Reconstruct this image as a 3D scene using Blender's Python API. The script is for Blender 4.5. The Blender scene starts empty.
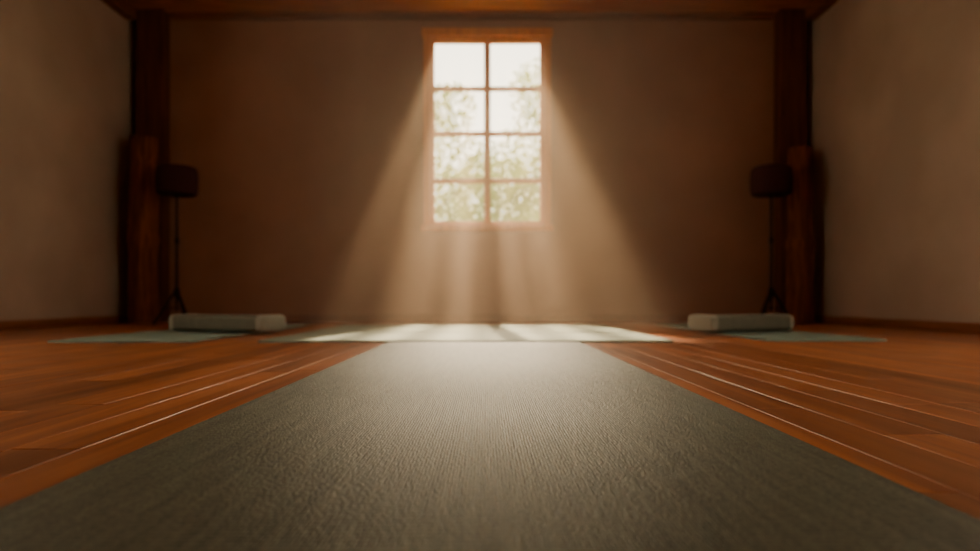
import bpy, bmesh, math, random
from mathutils import Vector, Matrix, noise
random.seed(7)
D = bpy.data
scene = bpy.context.scene
XL, XR, YB, YF, H = -2.87, 2.63, 5.34, -1.7, 2.51
CAMH = 0.18

# ------------------------------------------------------------ helpers
def new_mat(name):
    m = D.materials.new(name); m.use_nodes = True
    nt = m.node_tree; b = nt.nodes['Principled BSDF']
    return m, nt, b
def N(nt, t, **kw):
    n = nt.nodes.new(t)
    for k, v in kw.items():
        setattr(n, k, v)
    return n
def obj_from_bm(name, bm, mat=None, parent=None, smooth=False):
    me = D.meshes.new(name); bm.to_mesh(me); bm.free()
    o = D.objects.new(name, me); scene.collection.objects.link(o)
    if mat: me.materials.append(mat)
    if smooth:
        for p in me.polygons: p.use_smooth = True
    if parent: o.parent = parent
    return o
def add_box(bm, x0, x1, y0, y1, z0, z1):
    vs = [bm.verts.new(c) for c in ((x0,y0,z0),(x1,y0,z0),(x1,y1,z0),(x0,y1,z0),(x0,y0,z1),(x1,y0,z1),(x1,y1,z1),(x0,y1,z1))]
    for f in ((0,3,2,1),(4,5,6,7),(0,1,5,4),(1,2,6,5),(2,3,7,6),(3,0,4,7)):
        bm.faces.new([vs[i] for i in f])
    return vs
def box(name, x0, x1, y0, y1, z0, z1, mat, parent=None, bev=0.0, seg=2):
    bm = bmesh.new(); add_box(bm, x0, x1, y0, y1, z0, z1)
    if bev: bmesh.ops.bevel(bm, geom=bm.edges[:], offset=bev, segments=seg, profile=0.5, affect='EDGES')
    return obj_from_bm(name, bm, mat, parent)
def empty(name, loc=(0,0,0)):
    e = D.objects.new(name, None); scene.collection.objects.link(e); e.location = loc
    e.empty_display_size = 0.1
    return e
def ramp(nt, stops):
    r = N(nt, 'ShaderNodeValToRGB')
    el = r.color_ramp.elements
    el[0].position, el[0].color = stops[0][0], (*stops[0][1], 1)
    el[1].position, el[1].color = stops[1][0], (*stops[1][1], 1)
    for p, c in stops[2:]:
        e = el.new(p); e.color = (*c, 1)
    return r

# ------------------------------------------------------------ materials
def plaster(name, c1, c2):
    m, nt, b = new_mat(name)
    tc = N(nt, 'ShaderNodeTexCoord')
    n1 = N(nt, 'ShaderNodeTexNoise'); n1.inputs['Scale'].default_value = 1.6; n1.inputs['Detail'].default_value = 6
    n2 = N(nt, 'ShaderNodeTexNoise'); n2.inputs['Scale'].default_value = 60; n2.inputs['Detail'].default_value = 4
    nt.links.new(tc.outputs['Object'], n1.inputs['Vector']); nt.links.new(tc.outputs['Object'], n2.inputs['Vector'])
    r = ramp(nt, [(0.35, c1), (0.65, c2)])
    nt.links.new(n1.outputs['Fac'], r.inputs['Fac']); nt.links.new(r.outputs['Color'], b.inputs['Base Color'])
    bp = N(nt, 'ShaderNodeBump'); bp.inputs['Strength'].default_value = 0.15; bp.inputs['Distance'].default_value = 0.01
    nt.links.new(n2.outputs['Fac'], bp.inputs['Height']); nt.links.new(bp.outputs['Normal'], b.inputs['Normal'])
    b.inputs['Roughness'].default_value = 0.95; b.inputs['Specular IOR Level'].default_value = 0.15
    return m
def wood(name, dark, light, axis='Z', rough=0.5, scale=1.0, bump=0.2, spec=0.5):
    m, nt, b = new_mat(name)
    tc = N(nt, 'ShaderNodeTexCoord'); mp = N(nt, 'ShaderNodeMapping')
    s = {'X': (1, 14, 14), 'Y': (14, 1, 14), 'Z': (14, 14, 1)}[axis]
    mp.inputs['Scale'].default_value = [v*scale for v in s]
    nt.links.new(tc.outputs['Object'], mp.inputs['Vector'])
    n = N(nt, 'ShaderNodeTexNoise'); n.inputs['Scale'].default_value = 2.2; n.inputs['Detail'].default_value = 8; n.inputs['Distortion'].default_value = 0.6
    nt.links.new(mp.outputs['Vector'], n.inputs['Vector'])
    r = ramp(nt, [(0.3, dark), (0.7, light)])
    nt.links.new(n.outputs['Fac'], r.inputs['Fac']); nt.links.new(r.outputs['Color'], b.inputs['Base Color'])
    bp = N(nt, 'ShaderNodeBump'); bp.inputs['Strength'].default_value = bump; bp.inputs['Distance'].default_value = 0.01
    nt.links.new(n.outputs['Fac'], bp.inputs['Height']); nt.links.new(bp.outputs['Normal'], b.inputs['Normal'])
    b.inputs['Roughness'].default_value = rough; b.inputs['Specular IOR Level'].default_value = spec
    return m
M_back = plaster('plaster_ochre', (0.29, 0.138, 0.078), (0.36, 0.180, 0.105))
M_side = plaster('plaster_beige', (0.37, 0.27, 0.195), (0.45, 0.335, 0.245))
M_post = wood('post_timber', (0.07, 0.018, 0.005), (0.17, 0.050, 0.014), 'Z', 0.7, spec=0.2)
M_log = wood('log_bark', (0.09, 0.024, 0.007), (0.30, 0.095, 0.028), 'Z', 0.85, 1.3, 0.8, spec=0.2)
M_frame = wood('frame_wood', (0.50, 0.14, 0.014), (0.74, 0.25, 0.030), 'Z', 0.45, spec=0.3)
M_base = wood('baseboard_wood', (0.16, 0.05, 0.015), (0.28, 0.09, 0.028), 'Y', 0.4)
M_ceil = wood('ceiling_wood', (0.26, 0.080, 0.018), (0.50, 0.16, 0.038), 'X', 0.55, spec=0.3)
M_beam = wood('beam_wood', (0.12, 0.036, 0.010), (0.26, 0.08, 0.024), 'X', 0.6, spec=0.3)

M_floor, nt, b = new_mat('floor_boards')
tc = N(nt, 'ShaderNodeTexCoord'); at = N(nt, 'ShaderNodeAttribute'); at.attribute_name = 'board'
mp = N(nt, 'ShaderNodeMapping'); mp.inputs['Scale'].default_value = (30, 1.6, 30)
off = N(nt, 'ShaderNodeVectorMath', operation='SCALE'); off.inputs['Scale'].default_value = 37.0
ad = N(nt, 'ShaderNodeVectorMath', operation='ADD')
nt.links.new(tc.outputs['Object'], mp.inputs['Vector'])
nt.links.new(at.outputs['Color'], off.inputs[0]); nt.links.new(mp.outputs['Vector'], ad.inputs[0]); nt.links.new(off.outputs[0], ad.inputs[1])
n = N(nt, 'ShaderNodeTexNoise'); n.inputs['Scale'].default_value = 1.0; n.inputs['Detail'].default_value = 8; n.inputs['Distortion'].default_value = 0.5
nt.links.new(ad.outputs[0], n.inputs['Vector'])
r = ramp(nt, [(0.28, (0.21, 0.066, 0.020)), (0.72, (0.52, 0.20, 0.066)), (0.5, (0.36, 0.123, 0.038))])
nt.links.new(n.outputs['Fac'], r.inputs['Fac'])
hs = N(nt, 'ShaderNodeHueSaturation'); hs.inputs['Saturation'].default_value = 1.0
mr = N(nt, 'ShaderNodeMapRange'); mr.inputs['To Min'].default_value = 0.68; mr.inputs['To Max'].default_value = 1.25
nt.links.new(at.outputs['Fac'], mr.inputs['Value']); nt.links.new(mr.outputs['Result'], hs.inputs['Value'])
nt.links.new(r.outputs['Color'], hs.inputs['Color']); nt.links.new(hs.outputs['Color'], b.inputs['Base Color'])
n3 = N(nt, 'ShaderNodeTexNoise'); n3.inputs['Scale'].default_value = 5; n3.inputs['Detail'].default_value = 5
nt.links.new(tc.outputs['Object'], n3.inputs['Vector'])
mr2 = N(nt, 'ShaderNodeMapRange'); mr2.inputs['To Min'].default_value = 0.25; mr2.inputs['To Max'].default_value = 0.42
nt.links.new(n3.outputs['Fac'], mr2.inputs['Value']); nt.links.new(mr2.outputs['Result'], b.inputs['Roughness'])
b.inputs['Specular IOR Level'].default_value = 0.45
bp = N(nt, 'ShaderNodeBump'); bp.inputs['Strength'].default_value = 0.06; bp.inputs['Distance'].default_value = 0.004
nt.links.new(n.outputs['Fac'], bp.inputs['Height']); nt.links.new(bp.outputs['Normal'], b.inputs['Normal'])

def mat_cloth(name, c1, c2, rough=0.75, cx=250, cy=110, bump=0.6):
    m, nt, b = new_mat(name)
    tc = N(nt, 'ShaderNodeTexCoord')
    mpa = N(nt, 'ShaderNodeMapping'); mpa.inputs['Scale'].default_value = (cx, cy, cx)
    nt.links.new(tc.outputs['Object'], mpa.inputs['Vector'])
    v = N(nt, 'ShaderNodeTexVoronoi'); v.inputs['Scale'].default_value = 1.0; v.inputs['Randomness'].default_value = 0.35
    nt.links.new(mpa.outputs['Vector'], v.inputs['Vector'])
    nz = N(nt, 'ShaderNodeTexNoise'); nz.inputs['Scale'].default_value = 1; nz.inputs['Detail'].default_value = 3
    mpb = N(nt, 'ShaderNodeMapping'); mpb.inputs['Scale'].default_value = (110, 6, 10)
    nt.links.new(tc.outputs['Object'], mpb.inputs['Vector']); nt.links.new(mpb.outputs['Vector'], nz.inputs['Vector'])
    sc = N(nt, 'ShaderNodeMath', operation='MULTIPLY'); sc.inputs[1].default_value = 0.8
    nt.links.new(nz.outputs['Fac'], sc.inputs[0])
    mx = N(nt, 'ShaderNodeMath', operation='MULTIPLY_ADD'); mx.inputs[1].default_value = -1.0
    ad2 = N(nt, 'ShaderNodeMath', operation='ADD'); ad2.inputs[1].default_value = 0.45
    nt.links.new(sc.outputs[0], ad2.inputs[0])
    nt.links.new(v.outputs['Distance'], mx.inputs[0]); nt.links.new(ad2.outputs[0], mx.inputs[2])
    r = ramp(nt, [(0.1, c1), (0.75, c2)])
    nt.links.new(mx.outputs[0], r.inputs['Fac']); nt.links.new(r.outputs['Color'], b.inputs['Base Color'])
    bp = N(nt, 'ShaderNodeBump'); bp.inputs['Strength'].default_value = bump; bp.inputs['Distance'].default_value = 0.0013
    bp.invert = True
    nt.links.new(v.outputs['Distance'], bp.inputs['Height']); nt.links.new(bp.outputs['Normal'], b.inputs['Normal'])
    b.inputs['Roughness'].default_value = rough
    return m
M_mat = mat_cloth('mat_olive_weave', (0.027, 0.036, 0.022), (0.165, 0.19, 0.12), 0.5, cx=280, cy=125, bump=0.85)
M_mat2 = mat_cloth('mat_sage', (0.18, 0.235, 0.18), (0.28, 0.345, 0.265), bump=0.3)
M_mat3 = mat_cloth('mat_teal', (0.15, 0.23, 0.19), (0.26, 0.36, 0.30), bump=0.3)
M_bol = mat_cloth('bolster_grey_green', (0.11, 0.115, 0.085), (0.175, 0.18, 0.135), 0.9, 160, 160, 0.2)
M_bol_end = mat_cloth('bolster_end_grey', (0.28, 0.28, 0.22), (0.38, 0.38, 0.30), 0.9, 160, 160, 0.2)

# ------------------------------------------------------------ room shell
bm = bmesh.new()
W = 0.085
lay = bm.loops.layers.float_color.new('board')
x = XL
while x < XR:
    x1 = min(x + W, XR)
    y = YF - random.random()*1.2
    while y < YB:
        L = random.uniform(0.7, 1.5); y1 = min(y + L, YB); y0 = max(y, YF)
        if y1 - y0 > 0.02 and x1-x > 0.01:
            g = 0.0005; c = 0.0008
            zt = random.uniform(-0.0003, 0.0); tl = random.uniform(-0.0003, 0.0003)
            a0, a1, b0, b1 = x+g, x1-g, y0+g, y1-g
            col = random.random(); col = (col, col, col, 1)
            top = [bm.verts.new(p) for p in ((a0+c,b0+c,zt+tl),(a1-c,b0+c,zt-tl),(a1-c,b1-c,zt-tl),(a0+c,b1-c,zt+tl))]
            mid = [bm.verts.new(p) for p in ((a0,b0,zt-c),(a1,b0,zt-c),(a1,b1,zt-c),(a0,b1,zt-c))]
            bot = [bm.verts.new(p) for p in ((a0,b0,-0.012),(a1,b0,-0.012),(a1,b1,-0.012),(a0,b1,-0.012))]
            fs = [bm.faces.new(top)]
            for i in range(4):
                j = (i+1) % 4
                fs.append(bm.faces.new((mid[i], mid[j], top[j], top[i])))
                fs.append(bm.faces.new((bot[i], bot[j], mid[j], mid[i])))
            for f in fs:
                for l in f.loops: l[lay] = col
        y = y1 if y1 > y else y + L
        if y >= YB: break
    x = x1
add_box(bm, XL-0.1, XR+0.1, YF-0.1, YB+0.1, -0.12, -0.011)
obj_from_bm('floor', bm, M_floor)

def wall_with_hole(name, axis, pos, thick, a0, a1, z0, z1, holes, mat):
    bm = bmesh.new()
    p0, p1 = sorted((pos, pos+thick))
    def ab(u0, u1, w0, w1):
        if u1-u0 < 1e-4 or w1-w0 < 1e-4: return
        if axis == 'Y': add_box(bm, u0, u1, p0, p1, w0, w1)
        else: add_box(bm, p0, p1, u0, u1, w0, w1)
    cur = a0
    for (h0, h1, hz0, hz1) in sorted(holes):
        ab(cur, h0, z0, z1); ab(h0, h1, z0, hz0); ab(h0, h1, hz1, z1); cur = h1
    ab(cur, a1, z0, z1)
    return obj_from_bm(name, bm, mat)
wx0, wx1, wz0, wz1 = -0.475, 0.495, 0.775, 2.335
wall_with_hole('wall_back', 'Y', YB, 0.08, XL-0.1, XR+0.1, -0.1, H+0.1, [(wx0, wx1, wz0, wz1)], M_back)
SW = (1.0, 2.4, 0.6, 2.0)  # unseen side openings, added for the fill lights
wall_with_hole('wall_left', 'X', XL, -0.1, YF, YB, -0.1, H+0.1, [SW], M_side)
wall_with_hole('wall_right', 'X', XR, 0.1, YF, YB, -0.1, H+0.1, [SW], M_side)
wall_with_hole('wall_front', 'Y', YF, -0.1, XL-0.1, XR+0.1, -0.1, H+0.1, [], M_side)

bm = bmesh.new()
y = YF
while y < YB:
    y1 = min(y+0.14, YB)
    vs = add_box(bm, XL, XR, y+0.002, y1-0.002, H, H+0.02)
    y = y1
add_box(bm, XL-0.1, XR+0.1, YF-0.1, YB+0.1, H+0.019, H+0.12)
obj_from_bm('ceiling', bm, M_ceil)
box('trim_1', XL+0.30, XR-0.30, YB-0.05, YB-0.001, H-0.045, H-0.001, M_beam, bev=0.004)
box('trim_2', XL+0.001, XL+0.09, YF+0.01, YB-0.13, H-0.10, H-0.001, M_beam, bev=0.005)
box('trim_3', XR-0.09, XR-0.001, YF+0.01, YB-0.13, H-0.10, H-0.001, M_beam, bev=0.005)
for i, yj in enumerate((0.2, 1.7, 3.2)):
    o = box('ceiling_beam', XL+0.1, XR-0.1, yj, yj+0.12, H-0.14, H-0.001, M_beam, bev=0.006)

def baseboard(name, x0, x1, y0, y1):
    box(name, x0, x1, y0, y1, 0.0, 0.058, M_base, bev=0.004)
baseboard('baseboard_back', XL+0.30, XR-0.30, YB-0.016, YB-0.001)
baseboard('baseboard_left', XL+0.001, XL+0.016, YF+0.01, YB-0.02)
baseboard('baseboard_right', XR-0.016, XR-0.001, YF+0.01, YB-0.02)

# ------------------------------------------------------------ main window
win = empty('window_1', (0.01, YB, 1.55))
def part(o, parent):
    o.parent = parent; o.matrix_parent_inverse = Matrix.Translation(-parent.location); return o
def wbox(name, x0, x1, y0, y1, z0, z1, mat=M_frame, bev=0.004):
    return part(box(name, x0, x1, y0, y1, z0, z1, mat, bev=bev), win)
wbox('casing_left', -0.510, -0.452, YB-0.035, YB+0.03, 0.79, 2.36)
wbox('casing_right', 0.472, 0.530, YB-0.035, YB+0.03, 0.79, 2.36)
wbox('casing_head', -0.525, 0.545, YB-0.045, YB+0.03, 2.325, 2.39)
wbox('sill', -0.525, 0.545, YB-0.06, YB+0.06, 0.740, 0.79)
wbox('sash_left', -0.452, -0.422, YB-0.012, YB+0.045, 0.79, 2.325)
wbox('sash_right', 0.442, 0.472, YB-0.012, YB+0.045, 0.79, 2.325)
wbox('sash_top', -0.452, 0.472, YB-0.011, YB+0.044, 2.285, 2.326)
wbox('sash_bottom', -0.452, 0.472, YB-0.011, YB+0.044, 0.789, 0.822)
wbox('mullion', -0.016, 0.036, YB-0.015, YB+0.020, 0.80, 2.31)
for i, z in enumerate((1.905, 1.537, 1.153)):
    wbox('muntin_%d' % (i+1), -0.44, 0.46, YB-0.008, YB+0.012, z-0.020, z+0.020, bev=0.003)

def fill_window(name, xw, sgn):  # out-of-view window frames added around the fill lights
    e = empty(name, (xw, (SW[0]+SW[1])/2, (SW[2]+SW[3])/2))
    x0, x1 = sorted((xw-sgn*0.02, xw+sgn*0.06))
    for nm, a in (('jamb_a', (SW[0], SW[0]+0.06, SW[2], SW[3])), ('jamb_b', (SW[1]-0.06, SW[1], SW[2], SW[3])),
                  ('head', (SW[0], SW[1], SW[3]-0.06, SW[3])), ('sill', (SW[0], SW[1], SW[2], SW[2]+0.06)),
                  ('mullion', ((SW[0]+SW[1])/2-0.02, (SW[0]+SW[1])/2+0.02, SW[2], SW[3]))):
        part(box(nm, x0, x1, a[0], a[1], a[2], a[3], M_frame, bev=0.003), e)
fill_window('fill_window_left', XL, -1)
fill_window('fill_window_right', XR, 1)

# ------------------------------------------------------------ posts and logs
box('timber_post', -2.80, -2.58, YB-0.12, YB-0.001, 0.0, H-0.001, M_post, bev=0.01)
box('timber_post', 2.35, 2.57, YB-0.12, YB-0.001, 0.0, H-0.001, M_post, bev=0.01)
def log(x, y, r, h, seed):
    bm = bmesh.new(); seg, rings = 40, 60
    rows = []
    for j in range(rings+1):
        z = h*j/rings; row = []
        for i in range(seg):
            a = 2*math.pi*i/seg
            p = Vector((math.cos(a)*2.2, math.sin(a)*2.2, z*1.6+seed))
            rr = r*(1 - 0.12*j/rings) + 0.016*noise.noise(p) + 0.010*noise.noise(Vector((p.x*3, p.y*3, z*9+seed)))
            rr += 0.012*math.exp(-((z/h-0.45)/0.03)**2) - 0.014*math.exp(-((z/h-0.86)/0.02)**2)
            rr += 0.01*math.exp(-(z/0.08)**2)
            row.append(bm.verts.new((math.cos(a)*rr, math.sin(a)*rr, z)))
        rows.append(row)
    for j in range(rings):
        for i in range(seg):
            k = (i+1) % seg
            bm.faces.new((rows[j][i], rows[j][k], rows[j+1][k], rows[j+1][i]))
    bm.faces.new(rows[-1]); bm.faces.new(rows[0][::-1])
    o = obj_from_bm('wooden_log', bm, M_log, smooth=True); o.location = (x, y, 0)
log(-2.66, 5.08, 0.105, 1.44, 1.0)
log(2.44, 5.08, 0.095, 1.36, 9.0)

# ------------------------------------------------------------ yoga mats
def flat_mat(name, x0, x1, y0, y1, t, mat, z=0.0, rad=0.012, wob=0.0, rot=0.0):
    bm = bmesh.new()
    nx, ny = max(8, int((x1-x0)/0.05)), max(8, int((y1-y0)/0.05))
    cx, cy = (x0+x1)/2, (y0+y1)/2
    hx, hy = (x1-x0)/2, (y1-y0)/2
    def zt(u, v):
        p = Vector((u*3+x0, v*3+y0, 0.3))
        e = max(abs(u)/hx, abs(v)/hy)
        return t + wob*max(0, noise.noise(p))*e
    top, botm = [], []
    for j in range(ny+1):
        rt, rb = [], []
        for i in range(nx+1):
            u = -hx + 2*hx*i/nx; v = -hy + 2*hy*j/ny
            if (i in (0, nx)) and (j in (0, ny)):
                u *= (1-rad*0.3/hx); v *= (1-rad*0.3/hy)
            z_ = zt(u, v)
            rt.append(bm.verts.new((u, v, z_))); rb.append(bm.verts.new((u, v, z_-t)))
        top.append(rt); botm.append(rb)
    for j in range(ny):
        for i in range(nx):
            bm.faces.new((top[j][i], top[j][i+1], top[j+1][i+1], top[j+1][i]))
            bm.faces.new((botm[j][i], botm[j+1][i], botm[j+1][i+1], botm[j][i+1]))
    for i in range(nx):
        bm.faces.new((botm[0][i], botm[0][i+1], top[0][i+1], top[0][i]))
        bm.faces.new((top[ny][i], top[ny][i+1], botm[ny][i+1], botm[ny][i]))
    for j in range(ny):
        bm.faces.new((top[j][0], top[j+1][0], botm[j+1][0], botm[j][0]))
        bm.faces.new((botm[j][nx], botm[j+1][nx], top[j+1][nx], top[j][nx]))
    o = obj_from_bm(name, bm, mat, smooth=False)
    o.location = (cx, cy, z); o.rotation_euler[2] = rot
    md = o.modifiers.new('bevel', 'BEVEL'); md.width = t*0.35; md.segments = 2; md.limit_method = 'ANGLE'
    return o
flat_mat('yoga_mat', -0.41, 0.395, 0.28, 2.74, 0.005, M_mat)
flat_mat('yoga_mat', -0.97, 0.80, 2.76, 4.55, 0.008, M_mat2)
flat_mat('yoga_mat', -1.86, -1.25, 2.76, 4.70, 0.007, M_mat3, wob=0.004)
flat_mat('yoga_mat', 1.22, 1.75, 2.84, 4.70, 0.007, M_mat3, wob=0.004)

# flat bolsters: rounded-rectangle section with piped, lighter end panels
def bolster(x, y, rot, L, Wd, Ht, z):
    bm = bmesh.new(); seg = 64; n = 5.5
    def section(xx, s, inset=0.0):
        row = []
        for i in range(seg):
            a = 2*math.pi*i/seg; c, sn = math.cos(a), math.sin(a)
            yy = (Wd/2-inset)*s*math.copysign(abs(c)**(2/n), c); zz = (Ht/2-inset)*s*math.copysign(abs(sn)**(2/n), sn)
            row.append(bm.verts.new((xx, yy, zz)))
        return row
    hl = L/2
    st = [(-hl, .30, .0), (-hl, .80, 0), (-hl+.003, .92, 0), (-hl+.010, .98, 0), (-hl+.018, .975, 0), (-hl+.022, 1.0, -.002), (-hl+.028, 1.0, -.002), (-hl+.032, .97, 0)]
    k = 14
    body = [(-hl+.045+(L-.09)*i/k, .98+.02*math.sin(math.pi*i/k), 0) for i in range(k+1)]
    en = [(-a, b, c) for a, b, c in st][::-1]
    rows = [section(*q) for q in st+body+en]
    nst = len(st); tot = len(rows)
    for j in range(tot-1):
        for i in range(seg):
            q = (i+1) % seg
            f = bm.faces.new((rows[j][i], rows[j][q], rows[j+1][q], rows[j+1][i])); f.smooth = True
            f.material_index = 1 if (j < nst-1 or j > tot-nst-1) else 0
    for rw in (rows[0][::-1], rows[-1]):
        f = bm.faces.new(rw); f.material_index = 1; f.smooth = True
    bmesh.ops.recalc_face_normals(bm, faces=bm.faces[:])
    o = obj_from_bm('bolster', bm, M_bol); o.data.materials.append(M_bol_end)
    o.location = (x, y, z+Ht/2+0.002); o.rotation_euler[2] = rot
bolster(-1.415, 3.57, math.radians(-20), 0.62, 0.22, 0.088, 0.0105)
bolster(1.40, 3.59, math.radians(20), 0.55, 0.22, 0.088, 0.0105)

# ------------------------------------------------------------ floor lamps
M_metal, nt, b = new_mat('dark_metal'); b.inputs['Base Color'].default_value = (0.02, 0.014, 0.010, 1); b.inputs['Metallic'].default_value = 0.7; b.inputs['Roughness'].default_value = 0.45
M_shade, nt, b = new_mat('shade_fabric')
tc = N(nt, 'ShaderNodeTexCoord'); wv = N(nt, 'ShaderNodeTexNoise'); wv.inputs['Scale'].default_value = 180
nt.links.new(tc.outputs['Object'], wv.inputs['Vector'])
r = ramp(nt, [(0.3, (0.035, 0.012, 0.012)), (0.7, (0.062, 0.023, 0.022))])
nt.links.new(wv.outputs['Fac'], r.inputs['Fac']); nt.links.new(r.outputs['Color'], b.inputs['Base Color']); b.inputs['Roughness'].default_value = 0.95; b.inputs['Specular IOR Level'].default_value = 0.1
def lathe(name, prof, mat, parent, seg=48):
    bm = bmesh.new(); rows = []
    for (rr, z) in prof:
        rows.append([bm.verts.new((rr*math.cos(2*math.pi*i/seg), rr*math.sin(2*math.pi*i/seg), z)) for i in range(seg)])
    for j in range(len(rows)-1):
        for i in range(seg):
            k = (i+1) % seg
            bm.faces.new((rows[j][i], rows[j][k], rows[j+1][k], rows[j+1][i]))
    bmesh.ops.recalc_face_normals(bm, faces=bm.faces[:])
    return obj_from_bm(name, bm, mat, parent, smooth=True)
def tube(name, p0, p1, r, mat, parent, r2=None):
    p0, p1 = Vector(p0), Vector(p1); d = p1-p0
    bm = bmesh.new()
    bmesh.ops.create_cone(bm, cap_ends=True, segments=16, radius1=r, radius2=r2 or r, depth=d.length)
    bmesh.ops.transform(bm, matrix=Matrix.Translation((p0+p1)/2) @ d.to_track_quat('Z', 'Y').to_matrix().to_4x4(), verts=bm.verts)
    return obj_from_bm(name, bm, mat, parent)
def lamp(x, y, rot):
    e = empty('floor_lamp', (x, y, 0)); e.rotation_euler[2] = rot
    lathe('shade', [(0.03,0.962),(0.120,0.962),(0.136,0.968),(0.143,0.985),(0.148,1.04),(0.148,1.10),(0.144,1.145),(0.135,1.165),(0.115,1.175),(0.02,1.177),(0.02,1.17),(0.11,1.168),(0.138,1.14),(0.142,1.05),(0.138,0.985),(0.115,0.968),(0.03,0.968)], M_shade, e)
    tube('pole', (0,0,0.17), (0,0,1.17), 0.011, M_metal, e, 0.008)
    lathe('collar', [(0.001,0.945),(0.022,0.945),(0.024,0.955),(0.024,0.975),(0.001,0.975)], M_metal, e)
    lathe('hub', [(0.001,0.20),(0.018,0.20),(0.022,0.215),(0.022,0.255),(0.016,0.27),(0.001,0.27)], M_metal, e)
    lathe('clamp', [(0.001,0.60),(0.015,0.60),(0.016,0.61),(0.016,0.64),(0.001,0.65)], M_metal, e)
    for i in range(3):
        a = math.radians(90 + 120*i)
        c, s = math.cos(a), math.sin(a)
        tube('leg_%d' % (i+1), (c*0.015, s*0.015, 0.24), (c*0.15, s*0.15, 0.010), 0.0095, M_metal, e)
        tube('brace_%d' % (i+1), (c*0.008, s*0.008, 0.12), (c*0.085, s*0.085, 0.121), 0.004, M_metal, e)
        lathe_o = lathe('foot_%d' % (i+1), [(0.001,0.0),(0.012,0.0),(0.014,0.006),(0.012,0.018),(0.001,0.02)], M_metal, e, 16)
        lathe_o.location = (c*0.15, s*0.15, 0)
    tube('stem_low', (0,0,0.10), (0,0,0.22), 0.008, M_metal, e)
lamp(-2.31, 4.88, 0.0)
lamp(2.13, 4.88, 0.0)

# ------------------------------------------------------------ outside
M_leaf, nt, b = new_mat('leaf')
oi = N(nt, 'ShaderNodeTexNoise'); oi.inputs['Scale'].default_value = 0.9
tc = N(nt, 'ShaderNodeTexCoord'); nt.links.new(tc.outputs['Object'], oi.inputs['Vector'])
r = ramp(nt, [(0.35, (0.20, 0.26, 0.07)), (0.65, (0.47, 0.50, 0.17))])
nt.links.new(oi.outputs['Fac'], r.inputs['Fac']); nt.links.new(r.outputs['Color'], b.inputs['Base Color'])
tr = N(nt, 'ShaderNodeBsdfTranslucent'); nt.links.new(r.outputs['Color'], tr.inputs['Color'])
ms = N(nt, 'ShaderNodeMixShader'); ms.inputs[0].default_value = 0.6
outn = nt.nodes['Material Output']
nt.links.new(b.outputs[0], ms.inputs[1]); nt.links.new(tr.outputs[0], ms.inputs[2]); nt.links.new(ms.outputs[0], outn.inputs['Surface'])
b.inputs['Roughness'].default_value = 0.7
M_bark = wood('bark', (0.10, 0.07, 0.04), (0.25, 0.18, 0.11), 'Z', 0.9)
M_grass = plaster('grass', (0.18, 0.24, 0.08), (0.35, 0.40, 0.16))
def leaves(bm, rnd, c, br, nleaf, size):
    for _ in range(nleaf):
        while True:
            v = Vector((rnd.uniform(-1,1), rnd.uniform(-1,1), rnd.uniform(-1,1)))
            if v.length < 1: break
        v = Vector((v.x*br[0], v.y*br[1], v.z*br[2])) + Vector(c)
        q = Matrix.Rotation(rnd.uniform(0, 6.28), 3, Vector((rnd.uniform(-1,1), rnd.uniform(-1,1), rnd.uniform(-1,1))).normalized())
        s = size*rnd.uniform(0.6, 1.3)
        pts = [(-s,0,0),(-0.2*s,0.45*s,0.05*s),(s,0,0),(-0.2*s,-0.45*s,0.05*s)]
        bm.faces.new([bm.verts.new(v + q @ Vector(p)) for p in pts])
def leaf_tree(x, y, h, blobs, nleaf, size, seed):
    rnd = random.Random(seed)
    e = empty('tree', (x, y, -0.4))
    tube('trunk', (0,0,0), (0.1,0,h*0.75), 0.10, M_bark, e, 0.05)
    bm = bmesh.new()
    for (bx, by, bz, br) in blobs:
        tube('branch', (0.05,0,h*0.4), (bx*0.8, by*0.8, bz), 0.03, M_bark, e, 0.012)
        leaves(bm, rnd, (bx, by, bz), (br, br, br), int(nleaf*br*br), size)
    obj_from_bm('foliage', bm, M_leaf, e)
leaf_tree(-1.6, 12.5, 4.4, [(0.2,0,1.7,0.9),(1.0,0.3,2.3,0.9),(0.8,0,3.2,0.8),(1.8,0,3.0,0.6),(0.9,0,4.2,0.55)], 1700, 0.062, 1)
leaf_tree(1.7, 13.5, 4.6, [(-0.7,0,1.6,1.1),(-0.3,0,2.6,1.0),(-0.5,0,3.7,0.9),(-1.3,0,2.9,0.6),(-0.6,0,4.9,0.65)], 1700, 0.062, 2)
leaf_tree(0.2, 16.5, 4.0, [(-0.9,0,1.7,1.3),(0.9,0,1.7,1.3),(0,0,3.0,1.3)], 1200, 0.08, 3)
box('ground', -25, 25, YB+0.3, 45, -0.6, -0.4, M_grass)
# unseen slat frame added above the window to comb the light into shafts
pg = empty('shaft_comb', (0, 6.8, -0.4))
def pbox(nm, x0, x1, y0, y1, z0, z1): part(box(nm, x0, x1, y0, y1, z0, z1, M_bark, bev=0.003), pg)
PZ = 3.06
rp = random.Random(5)
k = 0; xx = -0.72
while xx < 0.72:
    wdt = rp.uniform(0.020, 0.030)
    pbox('slat_%d' % k, xx, xx+wdt, 6.0, 6.84, PZ, PZ+0.035); k += 1
    xx += wdt + rp.uniform(0.048, 0.075)
for i, (px, py) in enumerate(((-0.85, 6.05), (0.85, 6.05), (-0.85, 6.83), (0.85, 6.83))):
    pbox('upright_%d' % i, px-0.04, px+0.04, py-0.04, py+0.04, -0.4, PZ+0.05)
pbox('rail_near', -0.9, 0.9, 5.98, 6.01, PZ-0.02, PZ+0.05)
pbox('rail_far', -0.9, 0.9, 6.83, 6.86, PZ-0.01, PZ+0.05)

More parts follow.
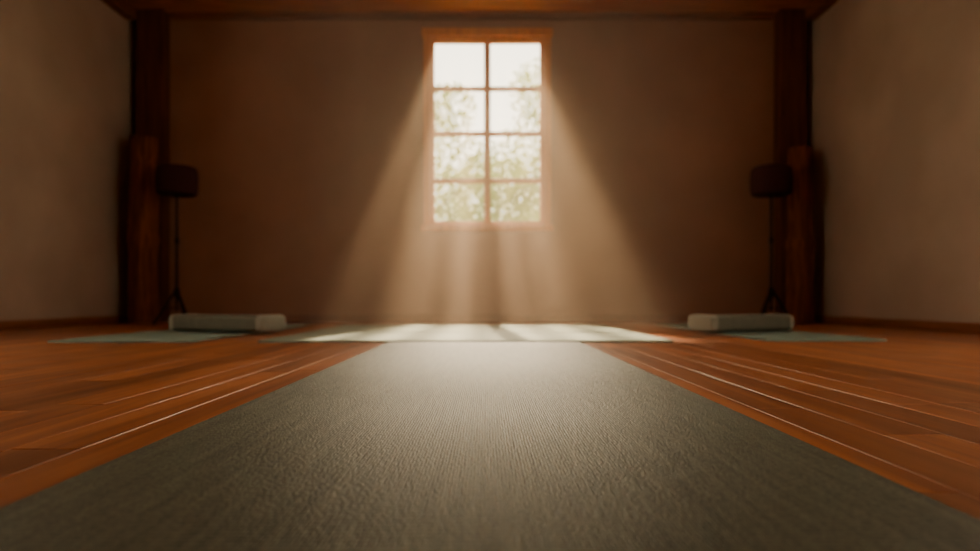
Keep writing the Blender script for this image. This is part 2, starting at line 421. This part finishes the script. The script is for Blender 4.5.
# ------------------------------------------------------------ dusty air
mv = D.materials.new('dusty_air'); mv.use_nodes = True; nt = mv.node_tree; nt.nodes.clear()
vs = nt.nodes.new('ShaderNodeVolumeScatter'); vs.inputs['Density'].default_value = 0.085; vs.inputs['Anisotropy'].default_value = 0.45
vs.inputs['Color'].default_value = (1.0, 0.78, 0.56, 1)
om = nt.nodes.new('ShaderNodeOutputMaterial'); nt.links.new(vs.outputs[0], om.inputs['Volume'])
box('dusty_air', -1.03, 1.06, 2.45, YB-0.07, 0.03, H-0.16, mv)

# ------------------------------------------------------------ lights
def light(name, typ, loc, rot, energy, color, **kw):
    l = D.lights.new(name, typ); l.energy = energy; l.color = color
    for k, v in kw.items(): setattr(l, k, v)
    o = D.objects.new(name, l); scene.collection.objects.link(o); o.location = loc; o.rotation_euler = rot
    return o
# hazy low sun: broad soft glow over the mats
light('sun', 'SUN', (0, 9, 6), (-math.radians(60.5), 0, math.radians(0.5)), 5.0, (1.0, 0.74, 0.46), angle=math.radians(11))
# added unseen spot outside above the window, makes the sun shafts
lp = Vector((-0.10, 7.55, 4.2)); tgt = Vector((0.01, 5.34, 1.5))
rot = (tgt-lp).to_track_quat('-Z', 'Y').to_euler()
light('shaft_spot', 'SPOT', lp, rot, 9000, (1.0, 0.70, 0.42), spot_size=math.radians(62), spot_blend=0.25, shadow_soft_size=0.034)
yc, zc = (SW[0]+SW[1])/2, (SW[2]+SW[3])/2
light('fill_left', 'AREA', (XL-0.09, yc, zc), (0, -math.radians(90), 0), 5, (1.0, 0.84, 0.66), shape='RECTANGLE', size=1.3, size_y=1.3, spread=math.radians(60))  # added fill in the left opening, brightens the opposite wall
light('fill_right', 'AREA', (XR+0.09, yc, zc), (0, math.radians(90), 0), 5, (1.0, 0.84, 0.66), shape='RECTANGLE', size=1.3, size_y=1.3, spread=math.radians(60))  # matching added fill from the right opening

w = D.worlds.new('sky'); scene.world = w; w.use_nodes = True
bg = w.node_tree.nodes['Background']; bg.inputs['Color'].default_value = (1.0, 0.84, 0.60, 1); bg.inputs['Strength'].default_value = 6.2

# ------------------------------------------------------------ camera
cd = D.cameras.new('camera'); co = D.objects.new('camera', cd); scene.collection.objects.link(co)
co.location = (0, 0, CAMH); co.rotation_euler = (math.radians(90), 0, 0)
cd.sensor_width = 36; cd.lens = 24; cd.shift_x = 4/980; cd.shift_y = 24.5/980
cd.clip_start = 0.02
cd.dof.use_dof = True; cd.dof.focus_distance = 1.0; cd.dof.aperture_fstop = 2.8
scene.camera = co
